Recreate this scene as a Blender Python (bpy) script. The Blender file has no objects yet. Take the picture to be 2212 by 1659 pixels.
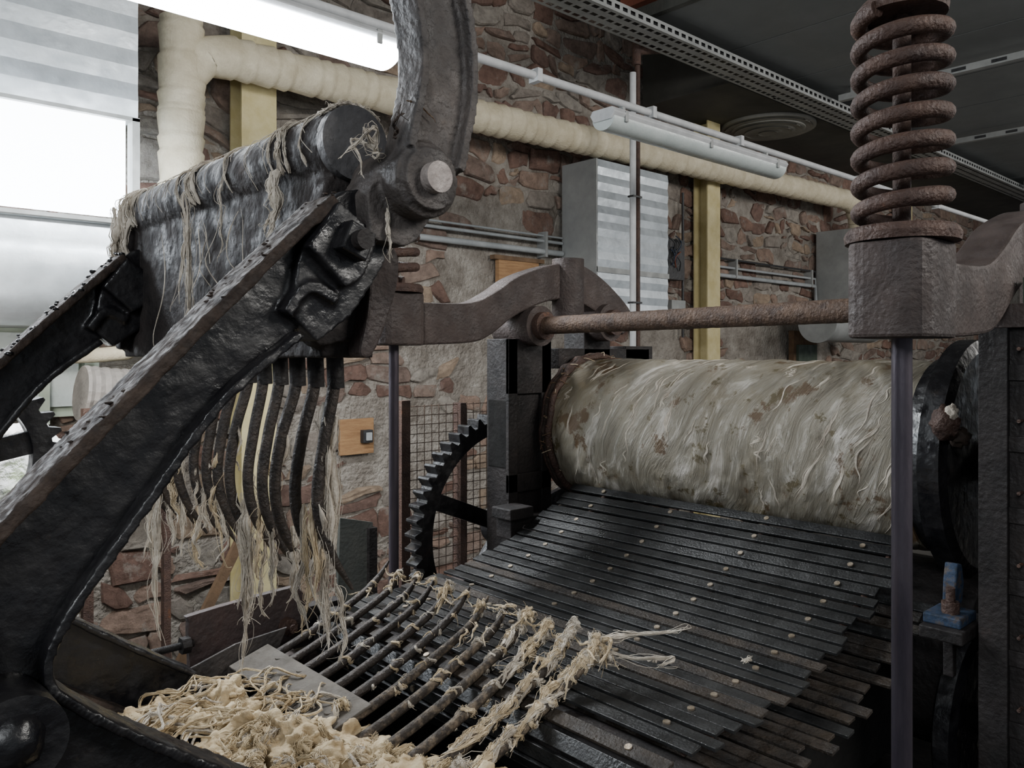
import bpy, bmesh, math, random
from mathutils import Vector, noise, Euler
R = random.Random(7)
V = Vector
pi = math.pi

# ------------------------------------------------------------------ materials
def M(name, c1, c2, rough=.6, metal=0., scale=6., bump=.3, bscale=60., c3=None, rough2=None, dist=.01, lo=.35, hi=.65, spec=.5, stretch=(1,1,1)):
    m = bpy.data.materials.new(name); m.use_nodes = True
    nt = m.node_tree; N = nt.nodes; L = nt.links
    b = N['Principled BSDF']
    tc = N.new('ShaderNodeTexCoord'); mp = N.new('ShaderNodeMapping')
    mp.inputs['Scale'].default_value = stretch
    L.new(tc.outputs['Object'], mp.inputs[0])
    n = N.new('ShaderNodeTexNoise'); n.inputs['Scale'].default_value = scale; n.inputs['Detail'].default_value = 8; n.inputs['Roughness'].default_value = .65
    L.new(mp.outputs[0], n.inputs['Vector'])
    r = N.new('ShaderNodeValToRGB'); e = r.color_ramp.elements
    e[0].position = lo; e[0].color = (*c1, 1); e[1].position = hi; e[1].color = (*c2, 1)
    if c3:
        x = e.new(min(.98, hi + .12)); x.color = (*c3, 1)
    L.new(n.outputs['Fac'], r.inputs[0]); L.new(r.outputs[0], b.inputs['Base Color'])
    n2 = N.new('ShaderNodeTexNoise'); n2.inputs['Scale'].default_value = bscale; n2.inputs['Detail'].default_value = 6
    L.new(mp.outputs[0], n2.inputs['Vector'])
    bp = N.new('ShaderNodeBump'); bp.inputs['Strength'].default_value = bump; bp.inputs['Distance'].default_value = dist
    L.new(n2.outputs['Fac'], bp.inputs['Height']); L.new(bp.outputs[0], b.inputs['Normal'])
    mr = N.new('ShaderNodeMapRange'); mr.inputs['From Min'].default_value = .35; mr.inputs['From Max'].default_value = .65
    mr.inputs['To Min'].default_value = rough; mr.inputs['To Max'].default_value = rough2 if rough2 is not None else min(1, rough + .2)
    n3 = N.new('ShaderNodeTexNoise'); n3.inputs['Scale'].default_value = scale * 2.7; n3.inputs['Detail'].default_value = 4
    L.new(mp.outputs[0], n3.inputs['Vector'])
    L.new(n3.outputs['Fac'], mr.inputs['Value']); L.new(mr.outputs[0], b.inputs['Roughness'])
    b.inputs['Metallic'].default_value = metal
    b.inputs['Specular IOR Level'].default_value = spec
    return m

def emis(name, col, s):
    m = bpy.data.materials.new(name); m.use_nodes = True
    b = m.node_tree.nodes['Principled BSDF']
    b.inputs['Base Color'].default_value = (*col, 1)
    b.inputs['Emission Color'].default_value = (*col, 1); b.inputs['Emission Strength'].default_value = s
    return m

grease = M('black_grease', (.004,.004,.0055), (.014,.013,.014), .2, 0, 11, .5, 38, c3=(.045,.032,.026), rough2=.55, dist=.007, spec=.5)
greasebrown = M('dusty_grease', (.020,.015,.013), (.060,.043,.034), .6, 0, 30, .7, 90, rough2=.95, dist=.006, spec=.25, c3=(.12,.09,.07))
iron = M('cast_iron', (.010,.009,.009), (.028,.023,.022), .48, .1, 9, .35, 90, rough2=.75, c3=(.055,.037,.03), spec=.35)
beamiron = M('grimy_beam_iron', (.014,.012,.012), (.036,.029,.027), .55, 0, 10, .6, 60, rough2=.9, c3=(.075,.052,.042), spec=.3)
irongrey = M('grey_cast_iron', (.035,.031,.030), (.085,.071,.064), .5, .1, 12, .5, 90, rough2=.75, c3=(.13,.09,.07))
ironbrown = M('brown_cast_iron', (.033,.024,.022), (.068,.049,.043), .55, .1, 8, .45, 110, rough2=.8, c3=(.11,.078,.06))
rust = M('rusted_steel', (.040,.022,.018), (.095,.053,.038), .55, .1, 16, .6, 150, c3=(.2,.07,.025))
rustbar = M('rusty_pitted_bar', (.05,.030,.022), (.13,.08,.052), .6, .1, 30, 1., 140, dist=.006)
rodm = M('rod_steel', (.04,.034,.045), (.085,.07,.085), .32, .5, 10, .15, 120, rough2=.5, stretch=(1,1,.2))
facem = M('bright_pin_steel', (.20,.17,.16), (.34,.3,.28), .5, .3, 20, .3, 120, c3=(.12,.08,.06))
capm = M('beam_face_steel', (.07,.068,.072), (.13,.125,.125), .42, .2, 14, .3, 90, c3=(.18,.15,.13))
slatm = M('slat_steel', (.012,.0125,.013), (.04,.04,.039), .26, .2, 7, .25, 160, rough2=.5, c3=(.07,.05,.038), hi=.7)
slatdirt = M('slat_dirty', (.012,.010,.009), (.042,.031,.022), .5, .1, 14, .5, 160, rough2=.8)
screwm = M('screw_brass', (.25,.2,.14), (.45,.38,.3), .35, .7, 40, .2, 200)
wool = M('raw_wool', (.42,.33,.21), (.68,.57,.41), .9, 0, 30, .5, 160, c3=(.40,.27,.13), dist=.004, spec=.15)
woolw = M('pale_wool', (.38,.33,.27), (.66,.60,.51), .9, 0, 30, .5, 260, dist=.004, spec=.15)
wooly = M('cream_wool', (.34,.25,.14), (.64,.53,.36), .9, 0, 14, .8, 110, dist=.006, spec=.15, c3=(.76,.68,.53))
galv = M('galvanised_sheet', (.42,.46,.49), (.58,.63,.67), .3, .45, 5, .10, 30, rough2=.45)
galvd = M('galvanised_dull_shaded', (.28,.29,.285), (.38,.39,.385), .5, .3, 5, .1, 30)  # darker copy of the sheet: painted shade on duct side, also dull fittings
yellow = M('yellow_paint', (.50,.42,.20), (.64,.56,.32), .5, 0, 7, .15, 60, c3=(.40,.31,.16))
insul = M('pipe_insulation_cloth', (.56,.49,.35), (.74,.67,.51), .85, 0, 9, .5, 90, spec=.2)
greypipe = M('grey_pipe_paint', (.45,.46,.47), (.6,.61,.62), .45, 0, 9, .1, 60)
conduitm = M('pvc_conduit', (.27,.29,.30), (.38,.40,.41), .5, 0, 9, .1, 60)
woodm = M('wood_board', (.28,.15,.07), (.42,.25,.12), .7, 0, 8, .4, 60, stretch=(1,1,8))
plankm = M('old_plank', (.10,.06,.034), (.18,.11,.06), .8, 0, 8, .4, 60)
blackp = M('black_plastic', (.02,.02,.022), (.035,.035,.037), .4)
ceilm = M('ceiling_sheet', (.15,.16,.16), (.19,.20,.20), .6, 0, 1.2, .1, 20)
soffm = M('dark_soffit', (.05,.05,.044), (.08,.078,.068), .7, 0, 1.5, .2, 20)
vent = M('vent_enamel', (.16,.16,.145), (.24,.235,.21), .5, 0, 3, .1, 40)
redm = M('red_oxide_paint', (.15,.045,.028), (.22,.07,.04), .6, 0, 6, .2, 60)
concrete = M('concrete_floor', (.05,.047,.043), (.10,.095,.088), .7, 0, 2.5, .4, 40)
greenm = M('green_machine_paint', (.035,.05,.036), (.06,.08,.055), .5, 0, 6, .2, 60)
boardm = M('dark_board', (.045,.05,.045), (.08,.08,.07), .6, 0, 6, .2, 60)
palegreen = M('pale_green_paint', (.38,.44,.36), (.48,.54,.45), .5, 0, 5, .1, 40)
sackm = M('white_sack_film', (.66,.66,.66), (.85,.85,.84), .4, 0, 5, 1., 7, dist=.12)
limem = M('lime_plastic', (.35,.55,.12), (.42,.62,.16), .5)
bluem = M('blue_paint', (.012,.022,.04), (.018,.04,.085), .6, 0, 40, .3, 90, c3=(.07,.055,.045), lo=.4, hi=.5)
flexm = M('flex_duct', (.12,.11,.10), (.22,.20,.18), .6, 0, 6, .4, 60)
platem = M('worn_steel_plate', (.07,.062,.054), (.14,.125,.108), .75, 0, 12, .4, 90, c3=(.14,.09,.055), spec=.25)
redplate = M('worn_red_cover', (.03,.024,.024), (.06,.037,.034), .5, 0, 7, .4, 80, c3=(.15,.04,.028), hi=.62)
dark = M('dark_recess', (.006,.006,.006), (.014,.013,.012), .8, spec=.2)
slurry = M('dirty_slurry', (.008,.007,.006), (.018,.015,.012), .9, 0, 6, .5, 20, spec=.1)
tinem = M('tine_steel', (.016,.013,.012), (.055,.042,.034), .42, .25, 45, .8, 200, rough2=.7, dist=.004)
tineclay = M('tine_coated', (.032,.024,.018), (.17,.13,.09), .6, .1, 60, .9, 200, rough2=.85, dist=.004, lo=.46, hi=.66)
clearm = M('lamp_diffuser', (.50,.56,.55), (.62,.67,.66), .2, 0, 5, .1, 100)
tube_on = emis('lit_tube', (.93,.97,1.), 24)
glarem = emis('duct_glare_glow', (.88,.94,1.), 12)  # glow that stands in for lamp glare on the duct sheet

def stone_mat():
    m = bpy.data.materials.new('sandstone'); m.use_nodes = True
    nt = m.node_tree; N = nt.nodes; L = nt.links; b = N['Principled BSDF']
    at = N.new('ShaderNodeAttribute'); at.attribute_name='stone_tint'
    tc = N.new('ShaderNodeTexCoord')
    r = N.new('ShaderNodeValToRGB'); e = r.color_ramp.elements; r.color_ramp.interpolation='CONSTANT'
    cols = [(.20,.125,.10),(.29,.215,.175),(.36,.325,.285),(.24,.175,.145),(.38,.29,.215),(.215,.14,.115),(.31,.27,.235),(.33,.235,.185),(.26,.165,.13)]
    e[0].position = 0; e[0].color = (*cols[0],1); e[1].position = 8/9; e[1].color = (*cols[-1],1)
    for i in range(1,8):
        x = e.new(i/9); x.color = (*cols[i],1)
    L.new(at.outputs['Fac'], r.inputs[0])
    n1 = N.new('ShaderNodeTexNoise'); n1.inputs['Scale'].default_value = 14; n1.inputs['Detail'].default_value = 10; n1.inputs['Roughness'].default_value = .74; L.new(tc.outputs['Object'], n1.inputs['Vector'])
    mr = N.new('ShaderNodeMapRange'); mr.inputs['From Min'].default_value = .3; mr.inputs['From Max'].default_value = .7; mr.inputs['To Min'].default_value = .5; mr.inputs['To Max'].default_value = 1.45; L.new(n1.outputs['Fac'], mr.inputs['Value'])
    mu = N.new('ShaderNodeVectorMath'); mu.operation = 'SCALE'; L.new(r.outputs[0], mu.inputs[0]); L.new(mr.outputs[0], mu.inputs['Scale'])
    n2 = N.new('ShaderNodeTexNoise'); n2.inputs['Scale'].default_value = 5; n2.inputs['Detail'].default_value = 10; n2.inputs['Roughness'].default_value = .75; L.new(tc.outputs['Object'], n2.inputs['Vector'])
    r2 = N.new('ShaderNodeValToRGB'); r2.color_ramp.elements[0].position=.55; r2.color_ramp.elements[0].color=(0,0,0,1); r2.color_ramp.elements[1].position=.66; r2.color_ramp.elements[1].color=(.8,.8,.8,1); L.new(n2.outputs['Fac'], r2.inputs[0])
    mx = N.new('ShaderNodeMix'); mx.data_type='RGBA'; L.new(r2.outputs[0], mx.inputs['Factor']); L.new(mu.outputs[0], mx.inputs['A']); mx.inputs['B'].default_value=(.38,.35,.31,1)
    L.new(mx.outputs['Result'], b.inputs['Base Color'])
    bp = N.new('ShaderNodeBump'); bp.inputs['Strength'].default_value = 1; bp.inputs['Distance'].default_value = .03; L.new(n1.outputs['Fac'], bp.inputs['Height']); L.new(bp.outputs[0], b.inputs['Normal'])
    b.inputs['Roughness'].default_value = .92; b.inputs['Specular IOR Level'].default_value = .2
    return m
stone = stone_mat()
mortar = M('lime_mortar', (.19,.165,.14), (.39,.36,.32), .95, 0, 6, 1., 35, c3=(.52,.50,.46), dist=.035, spec=.1)

def felt_mat():
    m = bpy.data.materials.new('wool_lapped_felt'); m.use_nodes = True
    nt = m.node_tree; N = nt.nodes; L = nt.links; b = N['Principled BSDF']
    tc = N.new('ShaderNodeTexCoord'); mp = N.new('ShaderNodeMapping'); mp.inputs['Scale'].default_value = (2.0, 12, 1)
    L.new(tc.outputs['UV'], mp.inputs[0])
    n = N.new('ShaderNodeTexNoise'); n.inputs['Scale'].default_value = 1.4; n.inputs['Detail'].default_value = 10; n.inputs['Roughness'].default_value = .68; n.inputs['Distortion'].default_value = 1.0
    L.new(mp.outputs[0], n.inputs['Vector'])
    r = N.new('ShaderNodeValToRGB'); e = r.color_ramp.elements
    e[0].position = .30; e[0].color = (.10,.08,.055,1); e[1].position = .68; e[1].color = (.60,.56,.50,1)
    x = e.new(.41); x.color = (.20,.175,.13,1); x = e.new(.54); x.color = (.265,.24,.19,1); x = e.new(.60); x.color = (.42,.385,.33,1)
    L.new(n.outputs['Fac'], r.inputs[0])
    def stain(scale, lo, hi, prev, col, amt=.92, off=0.):
        m2 = N.new('ShaderNodeMapping'); m2.inputs['Location'].default_value=(off,off,off); L.new(tc.outputs['Object'], m2.inputs[0])
        n2 = N.new('ShaderNodeTexNoise'); n2.inputs['Scale'].default_value = scale; n2.inputs['Detail'].default_value = 9; n2.inputs['Roughness'].default_value = .72; L.new(m2.outputs[0], n2.inputs['Vector'])
        r2 = N.new('ShaderNodeValToRGB'); r2.color_ramp.elements[0].position = lo; r2.color_ramp.elements[0].color = (0,0,0,1); r2.color_ramp.elements[1].position = hi; r2.color_ramp.elements[1].color = (amt,amt,amt,1); L.new(n2.outputs['Fac'], r2.inputs[0])
        mx = N.new('ShaderNodeMix'); mx.data_type = 'RGBA'; L.new(r2.outputs[0], mx.inputs['Factor']); L.new(prev, mx.inputs['A']); mx.inputs['B'].default_value = (*col,1)
        return mx.outputs['Result']
    s0 = stain(2.4, .50, .66, r.outputs[0], (.21,.165,.095), .7); s1 = stain(6, .565, .60, s0, (.11,.065,.03), .92, 3.); s2 = stain(15, .585, .62, s1, (.10,.075,.03), .9, 7.)
    L.new(s2, b.inputs['Base Color'])
    mp2 = N.new('ShaderNodeMapping'); mp2.inputs['Scale'].default_value = (6, 80, 1); L.new(tc.outputs['UV'], mp2.inputs[0])
    n3 = N.new('ShaderNodeTexNoise'); n3.inputs['Scale'].default_value = 1.5; n3.inputs['Detail'].default_value = 5; n3.inputs['Distortion'].default_value = 1.; L.new(mp2.outputs[0], n3.inputs['Vector'])
    a = N.new('ShaderNodeMath'); a.operation = 'MULTIPLY_ADD'; a.inputs[1].default_value=3.2; L.new(n.outputs['Fac'], a.inputs[0]); L.new(n3.outputs['Fac'], a.inputs[2])
    bp = N.new('ShaderNodeBump'); bp.inputs['Strength'].default_value = .8; bp.inputs['Distance'].default_value = .006; L.new(a.outputs[0], bp.inputs['Height']); L.new(bp.outputs[0], b.inputs['Normal'])
    b.inputs['Roughness'].default_value = .42
    return m
felt = felt_mat()

# ------------------------------------------------------------------ builder
def empty(name):
    o = bpy.data.objects.new(name, None); bpy.context.scene.collection.objects.link(o); o.empty_display_size = .1
    return o
def cat(pts, n=8):
    P = [V(p) for p in pts]; out = []
    for i in range(len(P)-1):
        p0 = P[max(i-1,0)]; p1 = P[i]; p2 = P[i+1]; p3 = P[min(i+2,len(P)-1)]
        for k in range(n):
            t = k/n
            out.append(.5*((2*p1)+(p2-p0)*t+(2*p0-5*p1+4*p2-p3)*t*t+(3*p1-p0-3*p2+p3)*t**3))
    out.append(P[-1]); return out
class B:
    def __init__(s, name):
        s.name = name; s.v = []; s.f = []; s.fm = []; s.fs = []; s.mats = []
    def mi(s, m):
        if m not in s.mats: s.mats.append(m)
        return s.mats.index(m)
    def add(s, vs, fs, m, smooth=False):
        o = len(s.v); s.v += [tuple(x) for x in vs]; k = s.mi(m)
        for f in fs: s.f.append([i+o for i in f]); s.fm.append(k); s.fs.append(smooth)
    def box(s, a, b, m, ry=0, rz=0, rx=0):
        x0,y0,z0 = a; x1,y1,z1 = b
        vs = [V((x,y,z)) for x in (x0,x1) for y in (y0,y1) for z in (z0,z1)]
        if ry or rz or rx:
            c = V(((x0+x1)/2,(y0+y1)/2,(z0+z1)/2)); mt = Euler((rx,ry,rz)).to_matrix(); vs = [c+mt@(q-c) for q in vs]
        s.add(vs, [(0,1,3,2),(4,6,7,5),(0,4,5,1),(2,3,7,6),(0,2,6,4),(1,5,7,3)], m)
    def prism(s, poly, y0, y1, m):
        n = len(poly)
        vs = [(x,y0,z) for x,z in poly]+[(x,y1,z) for x,z in poly]
        s.add(vs, [tuple(range(n)), tuple(range(2*n-1,n-1,-1))]+[((i+1)%n,i,i+n,(i+1)%n+n) for i in range(n)], m)
    def strip(s, pts, hw, y0, y1, m, smooth=6):
        P = cat([(x,0,z) for x,z in pts], smooth) if smooth else [V((x,0,z)) for x,z in pts]
        l=[]; r=[]
        for i,p in enumerate(P):
            t = (P[min(i+1,len(P)-1)]-P[max(i-1,0)]).normalized(); nn = V((-t.z,0,t.x))
            h = hw(i/(len(P)-1)) if callable(hw) else hw
            l.append(p+nn*h); r.append(p-nn*h)
        n=len(P); vs=[(q.x,y0,q.z) for q in l]+[(q.x,y0,q.z) for q in r]+[(q.x,y1,q.z) for q in l]+[(q.x,y1,q.z) for q in r]
        fs=[]
        for i in range(n-1):
            fs += [(i,i+1,n+i+1,n+i),(2*n+i,3*n+i,3*n+i+1,2*n+i+1),(i,2*n+i,2*n+i+1,i+1),(n+i,n+i+1,3*n+i+1,3*n+i)]
        fs += [(0,n,3*n,2*n),(n-1,3*n-1,4*n-1,2*n-1)]
        s.add(vs, fs, m)
    def tube(s, pts, r, m, seg=10, cap=True, closed=False, flat=1., smooth=True):
        P = [V(p) for p in pts]; n = len(P)
        T = []
        for i in range(n):
            a = P[(i+1)%n] if closed else P[min(i+1,n-1)]; b = P[i-1] if (closed or i>0) else P[0]
            t = a-b; T.append(t.normalized() if t.length>1e-9 else V((0,0,1)))
        up = V((0,0,1)) if abs(T[0].z)<.9 else V((1,0,0))
        u = T[0].cross(up).normalized(); vs=[]
        cs=[(math.cos(2*pi*k/seg),math.sin(2*pi*k/seg)*flat) for k in range(seg)]
        for i in range(n):
            u = (u-T[i]*u.dot(T[i])); u = u.normalized() if u.length>1e-6 else T[i].orthogonal().normalized()
            w = T[i].cross(u); rr = r[i] if isinstance(r,(list,tuple)) else (r(i/(n-1)) if callable(r) else r)
            p=P[i]
            for c,d in cs: vs.append(p+u*(c*rr)+w*(d*rr))
        fs=[]
        for i in range(n if closed else n-1):
            j=(i+1)%n
            for k in range(seg):
                k2=(k+1)%seg; fs.append((i*seg+k,i*seg+k2,j*seg+k2,j*seg+k))
        s.add(vs, fs, m, smooth)
        if cap and not closed:
            s.add(vs[:seg],[tuple(range(seg-1,-1,-1))],m); s.add(vs[-seg:],[tuple(range(seg))],m)
    def cyl(s, p0, p1, r, m, seg=32, r1=None):
        s.tube([p0,p1],[r, r if r1 is None else r1], m, seg)
    def lathe(s, c, prof, axis, m, seg=40):
        ax = {'X':V((1,0,0)),'Y':V((0,1,0)),'Z':V((0,0,1))}[axis]
        s.tube([V(c)+ax*o for o,_ in prof],[q for _,q in prof],m,seg,smooth=False)
    def blob(s, c, r, m, sc=(1,1,1), amp=.25, f=6, sub=3):
        bm = bmesh.new(); bmesh.ops.create_icosphere(bm, subdivisions=sub, radius=1)
        c = V(c); vs=[]
        for q in bm.verts:
            d = q.co.normalized(); k = 1+amp*noise.noise(c*37+d*f*.4)+amp*.5*noise.noise(c*11+d*f)
            vs.append(c+V((d.x*sc[0],d.y*sc[1],d.z*sc[2]))*r*k)
        bm.verts.index_update()
        fs=[[w.index for w in f_.verts] for f_ in bm.faces]; bm.free()
        s.add(vs, fs, m, True)
    def done(s, parent=None, bevel=0, remesh=0, disp=0, dscale=.05, smooth_iter=0, recalc=True):
        me = bpy.data.meshes.new(s.name); me.from_pydata(s.v,[],s.f)
        for m in s.mats: me.materials.append(m)
        me.polygons.foreach_set('material_index', s.fm); me.polygons.foreach_set('use_smooth', s.fs); me.update()
        if recalc:
            bm = bmesh.new(); bm.from_mesh(me)
            bmesh.ops.recalc_face_normals(bm, faces=bm.faces); bm.to_mesh(me); bm.free()
        o = bpy.data.objects.new(s.name, me); bpy.context.scene.collection.objects.link(o)
        if parent: o.parent = parent
        if bevel:
            w = o.modifiers.new('bevel','BEVEL'); w.width = bevel; w.segments = 2; w.limit_method='ANGLE'; w.angle_limit=.7
        if remesh:
            w = o.modifiers.new('remesh','REMESH'); w.mode='VOXEL'; w.voxel_size=remesh; w.use_smooth_shade=True
            if smooth_iter:
                w = o.modifiers.new('sm','SMOOTH'); w.iterations = smooth_iter
        if disp:
            t = bpy.data.textures.new(s.name+'_tex','CLOUDS'); t.noise_scale = dscale; t.noise_depth = 4
            w = o.modifiers.new('disp','DISPLACE'); w.texture=t; w.strength=disp; w.mid_level=.5; w.texture_coords='LOCAL'
        return o

def nz(a,b,c): return noise.noise(V((a,b,c)))
def strand(b, pts, r, m, wob=.006, thin=3, n=7, dens=1., corek=.9, spr=1.2):
    """lock of wool: a flattened core with a bundle of fine fibres that spread and pinch along it"""
    P = cat(pts, n); ph = R.random()*100; Q=[]; core=[]; sp=[]; N_=len(P)
    for i,p in enumerate(P):
        t=i/(N_-1)
        Q.append(p+V((nz(ph,t*4,0),nz(ph+9,t*4,0),nz(ph+5,t*4,3)*.6))*wob)
        e=max(.12,(1-.8*t)*(.35+1.5*abs(nz(ph+3,t*7,7)))*min(1,.4+t*6))
        sp.append(r*e*spr); core.append(max(.0003,r*e*corek))
    b.tube(Q, core, m, 7, flat=.55)
    side=V((R.uniform(-1,1),R.uniform(-1,1),R.uniform(-.3,.3))).normalized()
    nf=int((4+r*1400)*dens)
    for k in range(nf):
        a0=R.random()*6.28; tw=R.uniform(-3,3); rho=R.uniform(.6,1.15); s0=int(R.uniform(0,.35)*N_); s1=int(R.uniform(.6,1.0)*N_); f2=R.random()*100; F=[]
        for i in range(s0,s1+0):
            t=i/(N_-1); a=a0+tw*t; tt=Q[min(i+1,N_-1)]-Q[max(i-1,0)]
            u=tt.cross(side); u=u.normalized() if u.length>1e-6 else side; w=tt.normalized().cross(u) if tt.length>1e-9 else side
            F.append(Q[i]+(u*math.cos(a)+w*(math.sin(a)*.7))*(sp[i]*rho)+V((nz(f2,t*7,0),nz(f2,t*7,5),nz(f2,t*7,9)))*(r*.35+.001))
        if len(F)>2: b.tube(F, R.uniform(.0004,.0009), m, 3, cap=False)
    for k in range(thin):
        f2=R.random()*100; s0=int(R.uniform(0,.4)*N_); F=[]
        for i in range(s0,N_):
            t=i/(N_-1)
            F.append(Q[i]+V((nz(f2,t*3.5,0),nz(f2,t*3.5,5),nz(f2,t*3.5,9)))*(wob*1.6+r*1.6))
        if len(F)>2: b.tube(F, R.uniform(.0003,.0006), m, 3, cap=False)

# ------------------------------------------------------------------ room
b = B('wall_back'); b.box((-4,4.4,0),(22,4.7,4.5),mortar)
tints=[0.]*len(b.f)
def plastered(x,z):
    v=-9
    for cx_,cz_,wx,wz in ((3.95,2.1,.80,.66),(3.0,1.2,.45,.30),(7.8,1.9,1.1,.30),(5.8,1.75,.4,.35),(3.1,2.75,.6,.16)):
        v=max(v,1-math.hypot((x-cx_)/wx,(z-cz_)/wz))
    return v+.5*noise.noise(V((x*2.2,z*2.6,3)))
def warpf(x,z):
    return (x+.10*nz(x*1.7,z*1.7,1)+.04*nz(x*6,z*6,2), z+.12*nz(x*1.5,z*1.8,5)+.035*nz(x*6,z*6,8))
SR=random.Random(3)
z=0.02
while z<4.45:
    h=SR.uniform(.08,.20); x=-1.5+SR.random()*.2
    while x<14.5:
        w_=SR.uniform(.09,.36)*(1 if x<9 else 1.4)
        cells=[(x,x+w_,z,z+h)]
        if h>.13 and SR.random()<.35: mzz=z+h*SR.uniform(.35,.65); cells=[(x,x+w_,z,mzz),(x,x+w_,mzz,z+h)]
        for (xa,xb,za,zb) in cells:
            mxx=(xa+xb)/2; mzz=(za+zb)/2; wx,wz=warpf(mxx,mzz)
            if plastered(wx,wz)>0 or SR.random()<.04: continue
            g=SR.uniform(.005,.017); sk=SR.uniform(-.035,.035); ring=[]
            ax=(xb-xa)/2-g; az=(zb-za)/2-g
            kk=max(.02,min(ax,az)*SR.uniform(.2,.6))
            base=[(-ax+kk,-az),(0,-az),(ax-kk,-az),(ax,-az+kk),(ax,az-kk),(ax-kk,az),(0,az),(-ax+kk,az),(-ax,az-kk),(-ax,-az+kk)]
            for (dx,dz) in base:
                dx+=sk*dz/max(az,.01)+SR.uniform(-.016,.016); dz+=SR.uniform(-.013,.013)
                ring.append(warpf(mxx+dx,mzz+dz))
            p=SR.uniform(.006,.040); tx=SR.uniform(-.014,.014); tz=SR.uniform(-.014,.014)
            c0=(sum(q[0] for q in ring)/10,sum(q[1] for q in ring)/10)
            vs=[(q[0],4.405,q[1]) for q in ring]
            for s_,dp in ((1.0,.35),(.90,.85),(.55,1.0)):
                for q in ring:
                    X_=c0[0]+(q[0]-c0[0])*s_; Z_=c0[1]+(q[1]-c0[1])*s_
                    vs.append((X_,4.4-p*dp-(tx*(q[0]-c0[0])/max(ax,.01)+tz*(q[1]-c0[1])/max(az,.01))*s_*.8-.008*nz(X_*25,Z_*25,3),Z_))
            vs.append((c0[0],4.4-p-.008*nz(c0[0]*25,c0[1]*25,3),c0[1])); fs=[]
            for r_ in range(3):
                for i in range(10): j=(i+1)%10; fs.append((r_*10+i,r_*10+j,(r_+1)*10+j,(r_+1)*10+i))
            for i in range(10): fs.append((30+i,30+(i+1)%10,40))
            b.add(vs,fs,stone,False); tints+= [SR.random()]*len(fs)
        x+=w_
    z+=h
o=b.done(recalc=False)
at=o.data.attributes.new('stone_tint','FLOAT','FACE'); at.data.foreach_set('value',tints)

b = B('floor'); b.box((-4,-4,-.1),(22,4.7,0),concrete); b.done()
b = B('ceiling'); b.box((-4,-4,4.5),(22,4.7,4.6),soffm)
for i in range(20):
    x0 = 4.25+i*.9
    b.box((x0,-4,3.95),(x0+.885,3.46,4.0),ceilm)
    b.box((x0+.88,-4,3.955),(x0+.91,3.46,4.0),dark)
b.box((4.2,-4,3.94),(4.25,3.46,4.5),boardm); b.box((4.14,3.0,4.02),(4.2,3.46,4.1),redm)
b.done()
b = B('ceiling_soffit'); b.box((5.5,3.5,3.86),(22,4.35,4.5),soffm); b.done()
b = B('duct_glare_panel'); b.box((-1.2,3.60,2.32),(1.10,3.62,2.735),glarem)  # glowing panel added in place of the bright reflection on the duct
for z in (2.30,2.735): b.box((-1.2,3.575,z-.008),(1.15,3.64,z+.008),galvd)
b.box((1.12,3.575,2.30),(1.15,3.64,2.74),galvd); b.done()
def ribbed(b, x0,x1,y0,y1,z0,z1,pitch,m,dep=.014):
    n = max(1,round((z1-z0)/pitch)); h=(z1-z0)/n
    for i in range(n):
        z=z0+i*h
        vs=[(x0,y0,z),(x1,y0,z),(x1,y0-dep,z+h*.5),(x0,y0-dep,z+h*.5),(x1,y0,z+h),(x0,y0,z+h)]
        b.add(vs,[(0,1,2,3),(3,2,4,5)],m)
    b.box((x0,y0+.001,z0),(x1,y1,z1),m)
b = B('galvanised_wall_duct'); ribbed(b,-1.2,1.15,3.6,4.34,2.75,4.3,.14,galv,.0035)
pr=[(3.62,2.29),(3.605,2.27)]
for i in range(14):
    a=-.35+i*(pi/2+.35)/13*1.0; pr.append((3.6+.30-.30*math.cos(a)*1.0,2.12-.25*math.sin(a)))
vs=[]
for y,z in pr: vs += [(-1.2,y,z),(1.14,y,z)]
b.add(vs,[(2*i,2*i+1,2*i+3,2*i+2) for i in range(len(pr)-1)],galv,True); b.box((-1.2,3.9,1.872),(1.14,4.34,2.29),galvd); b.done()

b = B('galvanised_duct'); ribbed(b,4.52,5.38,4.0,4.34,2.4,3.2,.115,galv,.008); ribbed(b,4.52,5.38,4.0,4.34,2.02,2.37,.115,galv,.008)
b.box((4.505,3.99,2.36),(5.39,4.34,2.40),galvd); b.box((4.50,3.99,2.0),(4.515,4.34,3.2),galvd); b.done()  # left side plate gets the darker sheet colour as painted shade
b = B('round_duct'); b.cyl((7.62,3.85,2.06),(8.75,3.85,2.06),.19,galvd,40); b.cyl((7.60,3.85,2.06),(7.64,3.85,2.06),.20,galvd,40); b.box((8.55,3.85,1.95),(8.75,4.34,3.1),galvd); b.done()

for x in (1.97,6.33,10.7):
    b = B('steel_column'); w=.10
    b.box((x-w,4.19,0),(x+w,4.202,4.5),yellow); b.box((x-w,4.33,0),(x+w,4.342,4.5),yellow); b.box((x-.006,4.202,0),(x+.006,4.33,4.5),yellow)
    b.done()

b=B('boarded_opening'); b.box((3.85,4.34,2.24),(4.25,4.38,2.43),woodm); b.box((3.8,4.33,2.43),(4.3,4.38,2.46),plankm); b.done()
b=B('boarded_opening'); b.box((8.0,4.31,1.5),(8.5,4.37,2.0),plankm); b.box((8.05,4.28,1.5),(8.45,4.31,1.85),greenm); b.done()

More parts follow.
